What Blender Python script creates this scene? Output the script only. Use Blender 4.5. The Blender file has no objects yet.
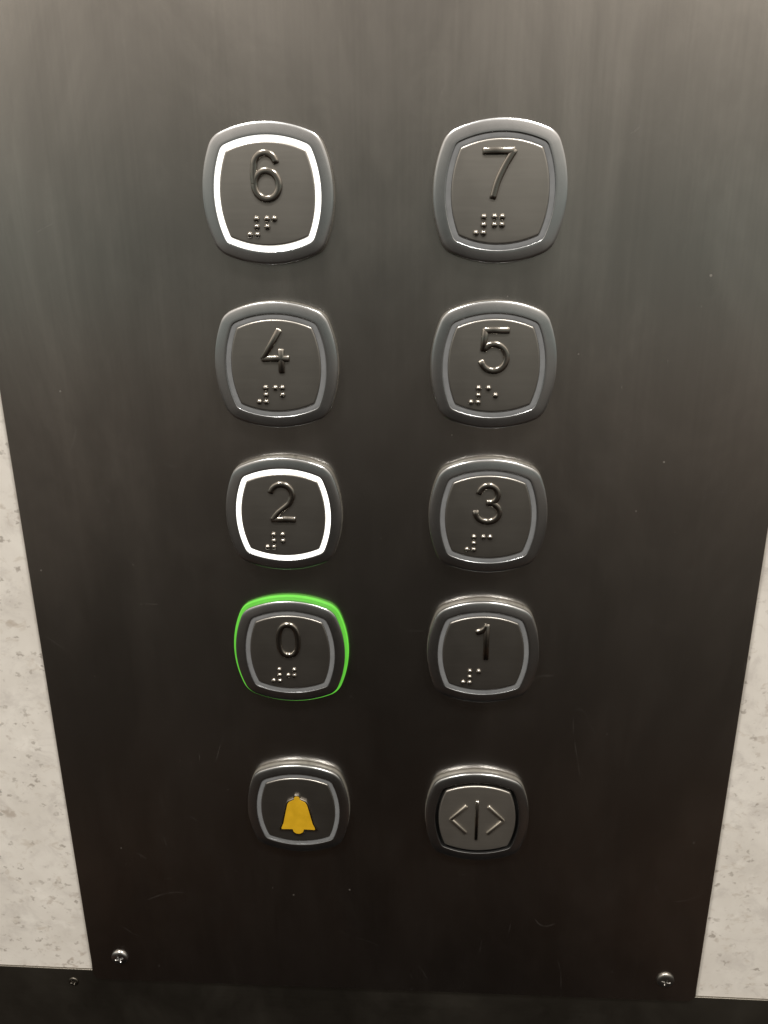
import bpy, bmesh, math, random
from mathutils import Vector, Matrix
random.seed(7)
MM = 0.001
Z0 = 1.45                      # height of the top button row above the lift floor
sc = bpy.context.scene
COL = sc.collection

# ------------------------------------------------------------------ node helpers
def new_mat(name):
    m = bpy.data.materials.new(name); m.use_nodes = True
    nt = m.node_tree
    return m, nt, nt.nodes['Principled BSDF']

def N(nt, kind, **kw):
    n = nt.nodes.new(kind)
    for k, v in kw.items():
        if k.startswith('i_'):
            key = k[2:]
            n.inputs[int(key) if key.isdigit() else key].default_value = v
        else:
            setattr(n, k, v)
    return n

def L(nt, a, b): nt.links.new(a, b)

def coords(nt, scale=(1, 1, 1), rot=(0, 0, 0), loc=(0, 0, 0)):
    tc = N(nt, 'ShaderNodeTexCoord')
    mp = N(nt, 'ShaderNodeMapping')
    mp.inputs['Scale'].default_value = scale
    mp.inputs['Rotation'].default_value = rot
    mp.inputs['Location'].default_value = loc
    L(nt, tc.outputs['Object'], mp.inputs['Vector'])
    return mp.outputs['Vector']

def noise(nt, vec, scale=5, detail=4, rough=.5, dist=0):
    n = N(nt, 'ShaderNodeTexNoise')
    n.inputs['Scale'].default_value = scale
    n.inputs['Detail'].default_value = detail
    n.inputs['Roughness'].default_value = rough
    n.inputs['Distortion'].default_value = dist
    L(nt, vec, n.inputs['Vector'])
    return n.outputs['Fac']

def remap(nt, val, a, b, c, d, smooth=False):
    n = N(nt, 'ShaderNodeMapRange')
    if smooth: n.interpolation_type = 'SMOOTHSTEP'
    for k, v in zip(('From Min', 'From Max', 'To Min', 'To Max'), (a, b, c, d)):
        n.inputs[k].default_value = v
    L(nt, val, n.inputs['Value'])
    return n.outputs['Result']

def math_(nt, op, a, b):
    n = N(nt, 'ShaderNodeMath', operation=op)
    for i, v in enumerate((a, b)):
        if isinstance(v, (int, float)): n.inputs[i].default_value = v
        else: L(nt, v, n.inputs[i])
    return n.outputs[0]

def mixc(nt, fac, a, b, blend='MIX'):
    n = N(nt, 'ShaderNodeMix', data_type='RGBA', blend_type=blend)
    for key, v in ((0, fac), (6, a), (7, b)):
        if isinstance(v, (int, float)): n.inputs[key].default_value = v
        elif isinstance(v, tuple): n.inputs[key].default_value = v
        else: L(nt, v, n.inputs[key])
    return n.outputs[2]

# ------------------------------------------------------------------ materials
def brushed(name, col, rough, grain=(3500, 3500, 90), bump=.05, smudge=.10, scratches=True, aniso=.0):
    m, nt, b = new_mat(name)
    g = noise(nt, coords(nt, grain), 1, 3, .6)
    g2 = noise(nt, coords(nt, tuple(v * .35 for v in grain)), 1, 2, .5)
    sm = noise(nt, coords(nt, (26, 26, 17)), 1, 5, .62, .6)
    sm2 = noise(nt, coords(nt, (90, 90, 60), loc=(3, 1, 7)), 1, 4, .6, .3)
    r = math_(nt, 'ADD', remap(nt, sm, .3, .7, rough - smudge, rough + smudge), remap(nt, g, .3, .7, -.008, .008))
    r = math_(nt, 'ADD', r, remap(nt, sm2, .35, .7, -.006, .008))
    c = mixc(nt, remap(nt, g2, .3, .7, 0, 1), tuple(v * .975 for v in col[:3]) + (1,), tuple(min(1, v * 1.025) for v in col[:3]) + (1,))
    c = mixc(nt, remap(nt, sm, .45, .75, 0, .30), c, tuple(v * .85 for v in col[:3]) + (1,))
    if scratches:                                     # wiped, smeary vertical bands and hazy finger grease
        wipe = noise(nt, coords(nt, (24, 24, 9), (0, .12, 0), (2, 0, 5)), 1, 5, .6, 1.0)
        c = mixc(nt, 1.0, c, remap(nt, wipe, .32, .68, .84, 1.10, True), 'MULTIPLY')
        haze = noise(nt, coords(nt, (60, 60, 45), (0, .5, 0), (9, 4, 1)), 1, 6, .7, 1.2)
        c = mixc(nt, 1.0, c, remap(nt, haze, .45, .75, 1.0, 1.07, True), 'MULTIPLY')
    if scratches:
        masks = None
        # fine curved scratches: the narrow iso-lines of a few warped noises, broken up by patches
        for k, (s, rot, lo) in enumerate((((18, 18, 40), .5, (1, 0, 2)), ((40, 40, 14), -.7, (7, 0, 3)), ((30, 30, 30), 1.2, (4, 0, 9)))):
            n1 = noise(nt, coords(nt, s, (0, rot, 0), lo), 1, 1, .3, .2)
            line = remap(nt, math_(nt, 'ABSOLUTE', math_(nt, 'SUBTRACT', n1, .5 + .04 * k), 0), 0, .0035, 1, 0)
            patch = remap(nt, noise(nt, coords(nt, (55, 55, 55), (0, 0, 0), (k * 5, 2, k)), 1, 3, .6), .60, .70, 0, 1)
            v = math_(nt, 'MULTIPLY', line, patch)
            masks = v if masks is None else math_(nt, 'MAXIMUM', masks, v)
        # dust specks
        vo = N(nt, 'ShaderNodeTexVoronoi', feature='F1'); vo.inputs['Scale'].default_value = 150
        L(nt, coords(nt), vo.inputs['Vector'])
        sep = N(nt, 'ShaderNodeSeparateColor'); L(nt, vo.outputs['Color'], sep.inputs[0])
        rad = math_(nt, 'MULTIPLY', math_(nt, 'POWER', sep.outputs[0], 6), .06)
        sp = math_(nt, 'LESS_THAN', vo.outputs['Distance'], rad)
        sp = math_(nt, 'MULTIPLY', sp, math_(nt, 'GREATER_THAN', sep.outputs[1], .35))
        vo2 = N(nt, 'ShaderNodeTexVoronoi', feature='F1'); vo2.inputs['Scale'].default_value = 330
        L(nt, coords(nt, (1, 1, .7), (0, .4, 0)), vo2.inputs['Vector'])
        sep2 = N(nt, 'ShaderNodeSeparateColor'); L(nt, vo2.outputs['Color'], sep2.inputs[0])
        fine = math_(nt, 'LESS_THAN', vo2.outputs['Distance'], math_(nt, 'MULTIPLY', math_(nt, 'POWER', sep2.outputs[0], 3), .13))
        fine = math_(nt, 'MULTIPLY', fine, remap(nt, noise(nt, coords(nt, (28, 28, 22), loc=(4, 4, 1)), 1, 4, .65), .46, .66, 0, .55))
        sp = math_(nt, 'MAXIMUM', sp, math_(nt, 'MULTIPLY', fine, sep2.outputs[1]))
        masks2 = math_(nt, 'MULTIPLY', math_(nt, 'MAXIMUM', math_(nt, 'MULTIPLY', masks, .22), sp), .20)
        c = mixc(nt, masks2, c, (.62, .58, .52, 1))
        L(nt, math_(nt, 'SUBTRACT', 1, masks2), b.inputs['Metallic'])
        r = math_(nt, 'ADD', r, math_(nt, 'MULTIPLY', masks2, .4))
    else:
        b.inputs['Metallic'].default_value = 1
    L(nt, c, b.inputs['Base Color'])
    L(nt, r, b.inputs['Roughness'])
    bp = N(nt, 'ShaderNodeBump'); bp.inputs['Strength'].default_value = bump; bp.inputs['Distance'].default_value = .0002
    L(nt, g, bp.inputs['Height']); L(nt, bp.outputs[0], b.inputs['Normal'])
    if aniso: b.inputs['Anisotropic'].default_value = aniso
    return m

M_plate = brushed('brushed_dark_steel', (.47, .446, .418), .25, (3600, 3600, 60), .0018, .015)
M_bezel = brushed('bezel_steel', (.56, .575, .59), .25, (900, 900, 900), .003, .03, False)
M_cap = brushed('cap_steel', (.385, .37, .345), .36, (120, 3000, 3000), .02, .03, False)
M_cap_pale = brushed('cap_steel_pale', (.56, .535, .49), .44, (120, 3000, 3000), .02, .03, False)
M_arrow = brushed('arrow_steel', (.74, .70, .63), .30, (900, 900, 900), .004, .03, False)
M_num = brushed('polished_raised_steel', (.36, .34, .31), .19, (900, 900, 900), .004, .03, False)
M_screw = brushed('screw_zinc', (.66, .66, .66), .22, (1500, 1500, 1500), .03, .05, False)
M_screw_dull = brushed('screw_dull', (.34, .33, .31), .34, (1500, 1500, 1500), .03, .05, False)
M_skirt = brushed('skirting_dark_metal', (.15, .138, .118), .36, (60, 60, 2600), .02, .07, False)

def plastic(name, col, rough=.4, emit=None, strength=0, vary=.12):
    m, nt, b = new_mat(name)
    n = noise(nt, coords(nt, (220, 220, 220)), 1, 4, .6)
    c = mixc(nt, remap(nt, n, .3, .7, 0, 1), tuple(v * (1 - vary) for v in col) + (1,), tuple(min(1, v * (1 + vary)) for v in col) + (1,))
    L(nt, c, b.inputs['Base Color'])
    L(nt, remap(nt, n, .3, .7, rough - .05, rough + .08), b.inputs['Roughness'])
    if emit:
        b.inputs['Emission Color'].default_value = emit + (1,)
        b.inputs['Emission Strength'].default_value = strength
    return m
M_ring = plastic('milky_ring_unlit', (.17, .176, .183), .35)
M_ring_on = plastic('milky_ring_lit', (.8, .8, .78), .4, (1, .97, .90), 4.5)
M_collar = plastic('milky_collar_unlit', (.14, .134, .118), .28)
M_collar_on = plastic('green_collar_lit', (.03, .10, .015), .5, (.118, .57, .043), .9)
M_gap = plastic('black_gap', (.006, .006, .006), .6)
M_yellow = plastic('yellow_enamel', (.55, .325, .012), .45)

def diffuser(m, lo, hi, centre, width):
    '''LED light is strongest along the middle of a diffuser and fades to its edges, with a little unevenness along it'''
    nt = m.node_tree; b = nt.nodes['Principled BSDF']
    at = N(nt, 'ShaderNodeAttribute', attribute_name='band')
    d = math_(nt, 'ABSOLUTE', math_(nt, 'SUBTRACT', at.outputs['Fac'], centre), 0)
    st = remap(nt, d, 0, width, hi, lo, True)
    un = noise(nt, coords(nt, (110, 110, 110)), 1, 2, .5)
    L(nt, math_(nt, 'MULTIPLY', st, remap(nt, un, .3, .7, .85, 1.12)), b.inputs['Emission Strength'])
diffuser(M_ring_on, .35, 4.5, .5, .44)
diffuser(M_collar_on, .8, 1.25, .35, .65)

def wall_mat():
    m, nt, b = new_mat('speckled_laminate')
    base = mixc(nt, remap(nt, noise(nt, coords(nt, (38, 38, 38)), 1, 5, .6), .3, .7, 0, 1), (.585, .555, .51, 1), (.71, .685, .64, 1))
    cloud = noise(nt, coords(nt, (85, 85, 100), (0, .9, 0), (3, 3, 8)), 1, 6, .7, .5)
    base = mixc(nt, remap(nt, cloud, .48, .68, 0, .5, True), base, (.47, .44, .41, 1))
    soft = noise(nt, coords(nt, (150, 150, 210), (0, .4, 0)), 1, 5, .65, .8)
    base = mixc(nt, remap(nt, soft, .56, .70, 0, .45, True), base, (.44, .385, .32, 1))
    def flecks(scale, seed, keep, size, warp):
        tcv = coords(nt, (1, 1, 1.25), (0, .3, 0), seed)
        nz = N(nt, 'ShaderNodeTexNoise'); nz.inputs['Scale'].default_value = scale * 1.4; nz.inputs['Detail'].default_value = 3
        L(nt, tcv, nz.inputs['Vector'])
        add = N(nt, 'ShaderNodeVectorMath', operation='MULTIPLY_ADD'); add.inputs[1].default_value = (warp,) * 3
        L(nt, nz.outputs['Color'], add.inputs[0]); L(nt, tcv, add.inputs[2])
        vo = N(nt, 'ShaderNodeTexVoronoi', feature='F1'); vo.inputs['Scale'].default_value = scale
        L(nt, add.outputs[0], vo.inputs['Vector'])
        s = N(nt, 'ShaderNodeSeparateColor'); L(nt, vo.outputs['Color'], s.inputs[0])
        on = math_(nt, 'GREATER_THAN', s.outputs[0], keep)
        rad = math_(nt, 'MULTIPLY', math_(nt, 'ADD', s.outputs[1], .25), size)
        edge = remap(nt, math_(nt, 'SUBTRACT', rad, vo.outputs['Distance']), 0, .36, 0, 1, True)
        dens = math_(nt, 'ADD', math_(nt, 'MULTIPLY', s.outputs[2], .5), .16)
        return math_(nt, 'MULTIPLY', math_(nt, 'MULTIPLY', edge, on), dens)
    base = mixc(nt, flecks(175, (0, 0, 0), .56, .46, .013), base, (.34, .285, .235, 1))
    base = mixc(nt, flecks(400, (.3, .1, .2), .52, .48, .005), base, (.21, .18, .15, 1))
    base = mixc(nt, flecks(110, (.7, .1, .5), .78, .45, .014), base, (.76, .735, .69, 1))
    L(nt, base, b.inputs['Base Color'])
    b.inputs['Roughness'].default_value = .5
    b.inputs['Specular IOR Level'].default_value = .3
    return m
M_wall = wall_mat()

# ------------------------------------------------------------------ mesh helpers (millimetres in, metres out)
def finish(name, bm, mat, parent=None, loc=(0, 0, 0), angle=40):
    bmesh.ops.recalc_face_normals(bm, faces=bm.faces)
    me = bpy.data.meshes.new(name); bm.to_mesh(me); bm.free()
    for p in me.polygons: p.use_smooth = True
    me.set_sharp_from_angle(angle=math.radians(angle))
    for mm in (mat if isinstance(mat, (list, tuple)) else [mat]): me.materials.append(mm)
    o = bpy.data.objects.new(name, me); COL.objects.link(o)
    o.parent = parent; o.location = loc
    return o

CORNER, SAG = 9.6, 1.95        # bulged square all button outlines are offsets of
RAD = (CORNER ** 2 + SAG ** 2) / (2 * SAG)
def outline(d, ns=26, nc=14):
    pts = []
    th = math.asin(CORNER / RAD)
    for q in range(4):
        rot = q * math.pi / 2
        loc_pts = []
        for i in range(ns + 1):                        # right-hand side, bottom to top
            a = -th + 2 * th * i / ns
            loc_pts.append((CORNER + SAG - RAD + (RAD + d) * math.cos(a), (RAD + d) * math.sin(a)))
        for i in range(1, nc):                         # rounded corner
            a = th + (math.pi / 2 - 2 * th) * i / nc
            loc_pts.append((CORNER + d * math.cos(a), CORNER + d * math.sin(a)))
        c, s = math.cos(rot), math.sin(rot)
        pts += [(x * c - z * s, x * s + z * c) for x, z in loc_pts]
    return [(x, z * 1.012) for x, z in pts]

def loft(profile, cap_end=False):
    """sweep (offset, height) pairs round the bulged square"""
    bm = bmesh.new(); rings = []
    lay = bm.verts.layers.float.new('band')            # position across the profile, 0..1
    for d, h in profile:
        rings.append([bm.verts.new((x * MM, -h * MM, z * MM)) for x, z in outline(d)])
    n = len(rings[0])
    for k, ring in enumerate(rings):
        for v in ring: v[lay] = k / (len(rings) - 1)
    for a, b in zip(rings, rings[1:]):
        for i in range(n):
            bm.faces.new((a[i], a[(i + 1) % n], b[(i + 1) % n], b[i]))
    if cap_end: bm.faces.new(rings[-1])
    return bm

def bez(pts, n=10):
    """Catmull-Rom through points"""
    out = []
    P = [Vector(p) for p in pts]
    P = [P[0] * 2 - P[1]] + P + [P[-1] * 2 - P[-2]]
    for i in range(1, len(P) - 2):
        for k in range(n):
            t = k / n
            a, b, c, d = P[i - 1], P[i], P[i + 1], P[i + 2]
            out.append(.5 * ((2 * b) + (c - a) * t + (2 * a - 5 * b + 4 * c - d) * t * t + (3 * b - a - 3 * c + d) * t ** 3))
    out.append(P[-2]); return out

def arc(cx, cz, rx, rz, a0, a1, n=32):
    return [Vector((cx + rx * math.cos(math.radians(a0 + (a1 - a0) * i / n)), cz + rz * math.sin(math.radians(a0 + (a1 - a0) * i / n)))) for i in range(n + 1)]

def stroke(bm, pts, w=1.8, h=.72, base=5.15, closed=False):
    """a raised stroke with a rounded ridge along a path in the x-z plane"""
    pts = [Vector(p) for p in pts]
    prof = []
    K = 8
    for i in range(K + 1):
        a = math.pi * i / K
        ca, sa = math.cos(a), math.sin(a)
        prof.append((math.copysign(abs(ca) ** .68, ca) * w / 2, (sa ** .55) * h if sa > 1e-6 else -.12))
    n = len(pts); secs = []
    for i, p in enumerate(pts):
        if closed: t = pts[(i + 1) % n] - pts[i - 1]
        else: t = pts[min(i + 1, n - 1)] - pts[max(i - 1, 0)]
        t.normalize(); nn = Vector((-t.y, t.x))
        secs.append((p, nn, t, 1.0))
    if not closed:
        p, nn, t, _ = secs[0]; secs.insert(0, (p - t * .22 * w, nn, t, .72)); secs.insert(0, (p - t * .34 * w, nn, t, .0))
        p, nn, t, _ = secs[-1]; secs.append((p + t * .22 * w, nn, t, .72)); secs.append((p + t * .34 * w, nn, t, .0))
    rows = []
    for p, nn, t, f in secs:
        row = []
        for u, v in prof:
            q = p + nn * u * (.75 + .25 * f)
            y = base + (v * f if v > 0 else v)
            row.append(bm.verts.new((q.x * MM, -y * MM, q.y * MM)))
        rows.append(row)
    if closed: rows.append(rows[0])
    for a, b in zip(rows, rows[1:]):
        for i in range(len(a) - 1): bm.faces.new((a[i], a[i + 1], b[i + 1], b[i]))

def dome(bm, x, z, r=.85, h=.76, base=5.22, nr=5, ns=16):
    top = bm.verts.new((x * MM, -(base + h) * MM, z * MM)); prev = None
    for k in range(1, nr + 1):
        a = math.pi / 2 * k / nr
        ring = [bm.verts.new(((x + r * math.sin(a) * math.cos(2 * math.pi * i / ns)) * MM, -(base + h * math.cos(a)) * MM, (z + r * math.sin(a) * math.sin(2 * math.pi * i / ns)) * MM)) for i in range(ns)]
        for i in range(ns):
            j = (i + 1) % ns
            if prev is None: bm.faces.new((top, ring[i], ring[j]))
            else: bm.faces.new((prev[i], ring[i], ring[j], prev[j]))
        prev = ring

def prism(bm, pts, y0, y1, bevel=0.0):
    """flat shape extruded towards the viewer, upper rim drawn in by bevel"""
    n = len(pts); P = [Vector(p) for p in pts]
    def inset(b):
        out = []
        for i in range(n):
            e1 = (P[i] - P[i - 1]).normalized(); e2 = (P[(i + 1) % n] - P[i]).normalized()
            n1 = Vector((-e1.y, e1.x)); n2 = Vector((-e2.y, e2.x)); m = (n1 + n2)
            m = m / max(.35, m.dot(n1)) if m.length > 1e-6 else n1
            out.append(P[i] + m * b)
        return out
    lv = [(0, y0), (0, y1 - bevel), (bevel, y1)] if bevel else [(0, y0), (0, y1)]
    rows = [[bm.verts.new((p.x * MM, -y * MM, p.y * MM)) for p in inset(b)] for b, y in lv]
    for a, b in zip(rows, rows[1:]):
        for i in range(n): bm.faces.new((a[i], a[(i + 1) % n], b[(i + 1) % n], b[i]))
    bm.faces.new(rows[-1]); bm.faces.new(rows[0][::-1])

# ------------------------------------------------------------------ setting
def quad_sheet(name, x0, x1, z0, z1, y, mat):
    bm = bmesh.new()
    vs = [bm.verts.new((x * MM, -y * MM, z * MM)) for x, z in ((x0, z0), (x1, z0), (x1, z1), (x0, z1))]
    bm.faces.new(vs)
    return finish(name, bm, mat, None, (0, 0, Z0))

wall = quad_sheet('wall', -520, 520, -420, 420, 0, M_wall); wall['kind'] = 'structure'

bm = bmesh.new()
SK_TOP = -272.8
prof = [(0, SK_TOP), (.45, SK_TOP), (.62, SK_TOP - .08), (.7, SK_TOP - .25), (.7, -420)]
rows = [[bm.verts.new((x * MM, -h * MM, z * MM)) for h, z in prof] for x in (-520, 520)]
for i in range(len(prof) - 1): bm.faces.new((rows[0][i], rows[1][i], rows[1][i + 1], rows[0][i + 1]))
skirting = finish('skirting', bm, M_skirt, None, (0, 0, Z0)); skirting['kind'] = 'structure'; skirting.rotation_euler = (0, .0095, 0)

# ------------------------------------------------------------------ control panel
panel = bpy.data.objects.new('control_panel', None); COL.objects.link(panel)
panel.location = (0, 0, Z0); panel.empty_display_size = .02
panel['label'] = 'dark brushed steel lift control panel with ten raised buttons on a speckled wall'
panel['category'] = 'control panel'

PT = 2.0                                            # plate thickness
def rounded_rect(x0, x1, z0, z1, r, n=10):
    pts = []
    for cx, cz, a0 in ((x1 - r, z0 + r, -90), (x1 - r, z1 - r, 0), (x0 + r, z1 - r, 90), (x0 + r, z0 + r, 180)):
        pts += [(cx + r * math.cos(math.radians(a0 + 90 * i / n)), cz + r * math.sin(math.radians(a0 + 90 * i / n))) for i in range(n + 1)]
    return pts
bm = bmesh.new()
prism(bm, rounded_rect(-111.6, 111.7, -274.8, 330, 3.2), .05, PT, .35)
plate = finish('plate', bm, M_plate, panel, angle=25)

def screw_bm(r=3.1, h=.95, slot=1.75):
    bm = bmesh.new(); nr, ns = 22, 72; prev = None
    def hh(x, z):
        q = math.hypot(x, z) / r
        y = h * math.sqrt(max(0, 1 - (q * .97) ** 4)) + .1
        depth = 0
        for u, v in ((x, z), (z, x)):
            w = .36 * (1 - .25 * abs(u) / slot)
            f = max(0, min(1, (w - abs(v)) / .14)) * max(0, min(1, (slot - abs(u)) / .3))
            depth = max(depth, f)
        return max(.08, y - depth * .95)
    rot = .35
    top = bm.verts.new((0, -hh(0, 0) * MM, 0))
    for k in range(1, nr + 1):
        q = k / nr * r; ring = []
        for i in range(ns):
            a = 2 * math.pi * i / ns; x, z = q * math.cos(a), q * math.sin(a)
            ring.append(bm.verts.new(((x * math.cos(rot) - z * math.sin(rot)) * MM, -hh(x, z) * MM, (x * math.sin(rot) + z * math.cos(rot)) * MM)))
        for i in range(ns):
            j = (i + 1) % ns
            if prev is None: bm.faces.new((top, ring[i], ring[j]))
            else: bm.faces.new((prev[i], ring[i], ring[j], prev[j]))
        prev = ring
    base = [bm.verts.new((v.co.x, 0, v.co.z)) for v in prev]
    for i in range(ns): bm.faces.new((prev[i], base[i], base[(i + 1) % ns], prev[(i + 1) % ns]))
    return bm
screw = finish('screw', screw_bm(), M_screw, panel, (-100.1 * MM, -PT * MM, -263.3 * MM), 60)
s2 = screw.copy(); s2.data = screw.data.copy(); s2.data.materials[0] = M_screw_dull; COL.objects.link(s2); s2.location = (99.9 * MM, -PT * MM, -264.5 * MM); s2.rotation_euler = (0, .6, 0)
s3 = finish('screw', screw_bm(1.9, .5, 1.2), M_skirt, skirting, (-117.5 * MM, -.7 * MM, -278.8 * MM), 60)

# ---- button components, one mesh each, heights measured from the plate face
bezel_prof = [(5.2, 2.2), (5.5, 2.6), (5.6, 2.9), (5.6, 3.48), (5.58, 3.62), (5.51, 3.72), (5.40, 3.80), (4.9, 3.91), (4.0, 4.03), (3.2, 4.11), (2.60, 4.15), (2.50, 4.14), (2.45, 4.09), (2.44, 3.8), (2.44, 1.5)]
collar_prof = [(5.66, -.02), (5.74, .15), (5.74, 1.9), (5.68, 2.2), (5.6, 2.4), (5.2, 2.4)]
ring_prof = [(2.45, 3.5), (2.42, 3.84), (2.2, 3.92), (1.95, 3.93), (1.45, 3.93), (1.2, 3.92), (1.0, 3.86), (.94, 3.5)]
cap_prof = [(.98, 2.5), (.98, 3.85), (.94, 4.02), (.82, 4.14), (.64, 4.20), (.4, 4.22)]
capw_prof = [(1.2, 1.5), (1.2, 3.85), (1.16, 4.02), (1.04, 4.14), (.86, 4.20), (.6, 4.22)]
gap_prof = [(2.445, 3.85), (2.40, 3.7), (2.38, 1.7), (1.15, 1.7)]
FACE = 4.17
bezel0 = finish('push_button', loft(bezel_prof), M_bezel)
collar0 = finish('light_collar', loft(collar_prof), M_collar)
ring0 = finish('light_ring', loft(ring_prof), M_ring)
cap0 = finish('button_cap', loft(cap_prof, True), M_cap)
capw0 = finish('button_cap', loft(capw_prof, True), M_cap_pale)
gap0 = finish('gap_ring', loft(gap_prof), M_gap)
collar_on0 = finish('light_collar', loft([(d + (.8 if d > 5.5 else 0), h) for d, h in collar_prof]), M_collar_on)
ring_on0 = finish('light_ring', loft(ring_prof), M_ring_on)
used = set()
def take(o, parent, loc=(0, 0, 0), mat=None):
    """first use moves the part itself, later uses are copies sharing its mesh"""
    if o.name not in used: used.add(o.name); c = o
    else: c = o.copy(); COL.objects.link(c)
    c.parent = parent; c.location = loc
    return c
def digit_paths(d):
    V = Vector
    if d == 0:
        pts = []
        for i in range(64):
            a = 2 * math.pi * i / 64; c, s = math.cos(a), math.sin(a)
            pts.append(V((-.3 + 3.15 * math.copysign(abs(c) ** .85, c), 4.1 + 5.5 * math.copysign(abs(s) ** .85, s))))
        return [(pts, True)]
    if d == 1: return [([(1.25, 9.6), (1.25, -1.9)], False), (bez([(-1.7, 7.4), (-.4, 7.9), (.6, 8.7), (1.2, 9.6)]), False)]
    if d == 2:
        top = arc(-.2, 6.3, 3.35, 3.2, 165, -25)
        return [(top + bez([top[-1], (1.8, 3.2), (-1.4, .5), (-3.2, -1.7)])[1:], False), ([(-3.3, -1.75), (3.4, -1.75)], False)]
    if d == 3:
        return [(arc(.2, 6.95, 2.85, 2.75, 170, -90), False), (arc(.1, 1.3, 3.55, 3.05, 90, -180), False)]
    if d == 4: return [([(1.3, 9.6), (-3.4, 1.9)], False), ([(-3.5, 1.75), (3.6, 1.75)], False), ([(1.75, 3.9), (1.75, -1.9)], False)]
    if d == 5:
        return [([(4.0, 9.6), (-2.3, 9.6)], False), ([(-2.35, 9.5), (-2.75, 4.3)], False), (arc(.25, 2.0, 3.65, 3.75, 140, -160), False)]
    if d == 6:
        top = arc(-.2, 6.7, 3.05, 3.1, 18, 172)
        return [(top + bez([top[-1], (-3.45, 4.6), (-3.35, 2.2)])[1:], False), (arc(0, 1.85, 3.35, 3.55, 0, 360, 48)[:-1], True)]
    if d == 7: return [([(-4.1, 9.6), (3.5, 9.6)], False), (bez([(3.6, 9.6), (1.5, 6.2), (-.4, 2.2), (-1.5, -1.7)]), False)]

DOTS = {0: (2, 4, 5), 1: (1,), 2: (1, 2), 3: (1, 4), 4: (1, 4, 5), 5: (1, 5), 6: (1, 2, 4), 7: (1, 2, 4, 5)}
def dot_xy(cell, k, x0): return (x0 + cell * 4.7 + (1.95 if k > 3 else 0), -6.0 - 1.97 * ((k - 1) % 3))

PITCH, R5 = 44.189, 193.096
ROWZ = [-.2, -PITCH - .3, -2 * PITCH - .3, -3 * PITCH - .4, -R5]
spots = [(6, 0, 0), (7, 0, 1), (4, 1, 0), (5, 1, 1), (2, 2, 0), (3, 2, 1), (0, 3, 0), (1, 3, 1), ('bell', 4, 0), ('doors', 4, 1)]
LABEL = {6: 'raised 6 over braille dots, ring glowing white', 7: 'raised 7 over braille dots, ring unlit', 4: 'raised 4 over braille dots, ring unlit',
         5: 'raised 5 over braille dots, ring unlit', 2: 'raised 2 over braille dots, ring glowing white', 3: 'raised 3 over braille dots, ring unlit',
         0: 'raised 0 over braille dots, collar glowing green', 1: 'raised 1 over braille dots, ring unlit',
         'bell': 'yellow alarm bell symbol on the cap', 'doors': 'door opening arrows and black gap round the cap'}
for what, row, colm in spots:
    b = take(bezel0, panel, ((colm - .5) * 60 * MM, (-PT + (1.3 if row == 4 else .9)) * MM, (ROWZ[row] + {'bell': .2, 'doors': -1.3, 1: .35, 2: .6, 3: .5, 0: -.35}.get(what, 0)) * MM))
    b['label'] = 'round cornered steel button, ' + LABEL[what]
    take(collar_on0 if what == 0 else collar0, b)
    if what == 'doors':
        take(capw0, b); take(gap0, b)
    else:
        take(cap0, b); take(ring_on0 if what in (2, 6) else ring0, b)
    bm = bmesh.new()
    if isinstance(what, int):
        for pts, closed in digit_paths(what): stroke(bm, [(p[0] * .95 - (.05, .35)[colm], 9.8 + (p[1] - 9.8) * .955) for p in pts], base=FACE, closed=closed)
        finish('numeral', bm, M_num, b)
        bm = bmesh.new()
        for k in (3, 4, 5, 6): dome(bm, *dot_xy(0, k, ((-5.15, -5.9)[colm] - (.45 if what == 0 else 0))), base=FACE)
        for k in DOTS[what]: dome(bm, *dot_xy(1, k, ((-5.15, -5.9)[colm] - (.45 if what == 0 else 0))), base=FACE)
        finish('braille', bm, M_num, b)
    elif what == 'bell':
        half = [(0, 7.0), (.65, 6.9), (1.05, 6.3), (1.1, 5.6), (1.9, 5.2), (3.0, 4.6), (3.6, 3.4), (4.5, -.6), (5.3, -4.3), (6.1, -6.2), (6.1, -6.9), (2.1, -6.8), (1.7, -8.0), (.8, -8.6), (0, -8.7)]
        full = half + [(-x, z) for x, z in half[-2:0:-1]]
        full = [(x * 1.08 - .1, z * 1.04 - .55) for x, z in full][::-1]
        prism(bm, full, FACE - .1, FACE + .75, .22)
        sym = finish('bell_symbol', bm, M_num, b, angle=30)
        bm = bmesh.new()
        inn = [((x + .1) * .86 - .1, (z + 1.4) * .925 - 1.4) for x, z in full]
        prism(bm, inn, FACE + .5, FACE + .80, .05)
        finish('bell_inlay', bm, M_yellow, b, angle=30)
    else:
        for s in (-1, 1):
            stroke(bm, [(s * 3.8, 4.9), (s * 8.6, -.35)], 1.25, .55, FACE + .02)
            stroke(bm, [(s * 8.6, -.35), (s * 3.8, -5.6)], 1.25, .55, FACE + .02)
        finish('arrow_symbol', bm, M_arrow, b)
        bm = bmesh.new(); stroke(bm, [(-.1, 7.0), (-.1, -8.0)], 1.2, .6, FACE + .02)
        finish('bar_symbol', bm, M_num, b)

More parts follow.
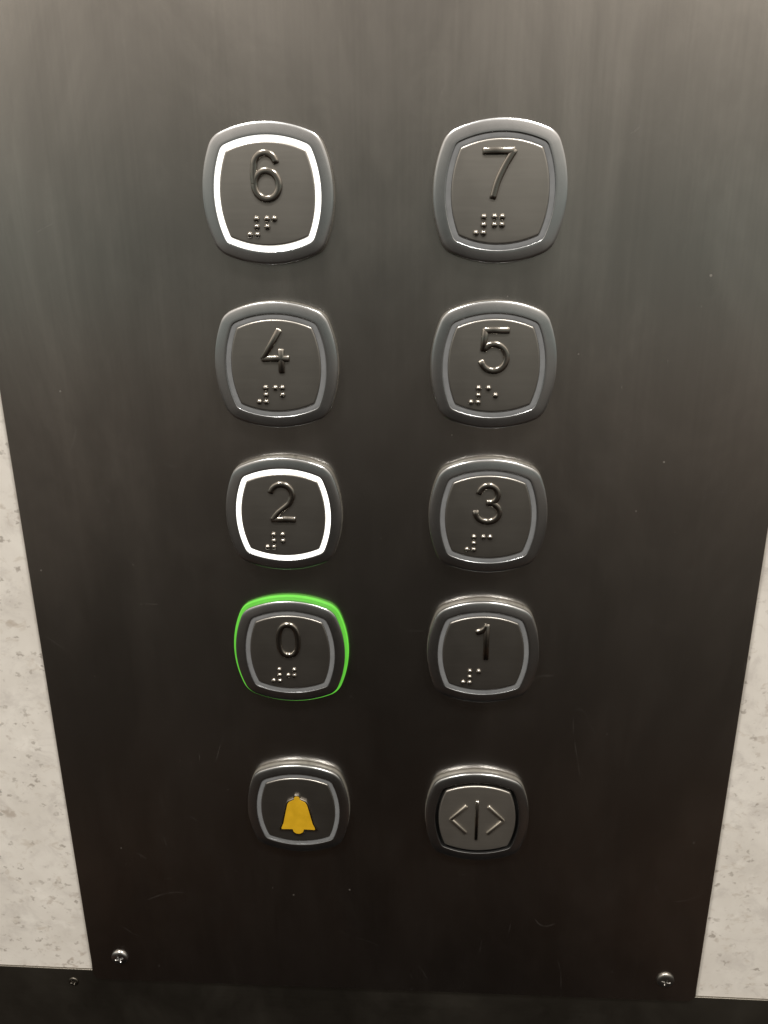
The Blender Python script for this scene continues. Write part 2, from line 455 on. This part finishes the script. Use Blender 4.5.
# ------------------------------------------------------------------ world: dim cabin surroundings behind the viewer
w = bpy.data.worlds.new('World'); sc.world = w; w.use_nodes = True
nt = w.node_tree; bg = nt.nodes['Background']
tc = N(nt, 'ShaderNodeTexCoord'); sp = N(nt, 'ShaderNodeSeparateXYZ'); L(nt, tc.outputs['Generated'], sp.inputs[0])
z = remap(nt, sp.outputs['Z'], -1, 1, 0, 1)
ramp = N(nt, 'ShaderNodeValToRGB'); L(nt, z, ramp.inputs[0])
stops = [(-1, (.003, .0025, .002)), (-.76, (.006, .0045, .004)), (-.68, (.028, .016, .010)), (-.61, (.032, .019, .012)), (-.53, (.020, .016, .013)), (-.41, (.030, .025, .020)), (-.24, (.080, .067, .055)),
         (-.11, (.160, .134, .112)), (-.075, (.150, .135, .115)), (-.05, (.140, .160, .143)), (.04, (.190, .207, .184)), (.12, (.26, .25, .218)), (.25, (.54, .495, .43)), (.45, (.8, .7, .6)), (1, (.8, .72, .62))]
el = ramp.color_ramp.elements
while len(el) > 1: el.remove(el[-1])
for i, (p, c) in enumerate(stops):
    e = el[0] if i == 0 else el.new((p + 1) / 2)
    e.position = (p + 1) / 2; e.color = c + (1,)
nz = noise(nt, tc.outputs['Generated'], 4.5, 2, .5)
side = remap(nt, math_(nt, 'ABSOLUTE', math_(nt, 'ADD', sp.outputs['X'], .07), 0), 0, .42, .52, 1.32, True)       # the viewer stands in front and darkens the middle
mul = mixc(nt, 1.0, ramp.outputs[0], math_(nt, 'MULTIPLY', side, remap(nt, nz, .32, .68, .66, 1.30)), 'MULTIPLY')
L(nt, mul, bg.inputs['Color']); bg.inputs['Strength'].default_value = 1.0

# ------------------------------------------------------------------ cabin ceiling lamps
def area(name, loc, target, size, power, col):
    l = bpy.data.lights.new(name, 'AREA'); l.shape = 'DISK'; l.size = size; l.energy = power; l.color = col
    o = bpy.data.objects.new(name, l); COL.objects.link(o); o.location = loc
    o.rotation_euler = (Vector(target) - Vector(loc)).to_track_quat('-Z', 'Y').to_euler()
    return o
area('ceiling_lamp', (-.35, -.55, Z0 + .95), (-.2, 0, Z0 - .2), .22, 12, (1, .955, .89))
area('ceiling_lamp', (.40, -.60, Z0 + .95), (.2, 0, Z0 - .2), .22, 12, (1, .955, .89))

# ------------------------------------------------------------------ camera (solved from the button grid)
f, pit, yaw, roll, cx, cy, cz = 791.305, -.321, -.051, -.007, 10.863, -223.679, -13.807
fw = Vector((math.sin(yaw) * math.cos(pit), math.cos(yaw) * math.cos(pit), math.sin(pit)))
r = fw.cross(Vector((0, 0, 1))).normalized(); u = r.cross(fw)
r2 = math.cos(roll) * r + math.sin(roll) * u; u2 = -math.sin(roll) * r + math.cos(roll) * u
cam = bpy.data.cameras.new('camera'); co = bpy.data.objects.new('camera', cam); COL.objects.link(co)
m = Matrix((r2, u2, -fw)).transposed().to_4x4(); m.translation = Vector((cx * MM, cy * MM - .0005, cz * MM + Z0))
co.matrix_world = m
cam.sensor_fit = 'VERTICAL'; cam.sensor_height = 24; cam.lens = f / 1024 * 24
cam.clip_start = .005; cam.clip_end = 50
sc.camera = co
sc.render.resolution_x = 768; sc.render.resolution_y = 1024
sc.view_settings.view_transform = 'Standard'; sc.view_settings.look = 'None'; sc.view_settings.exposure = 0
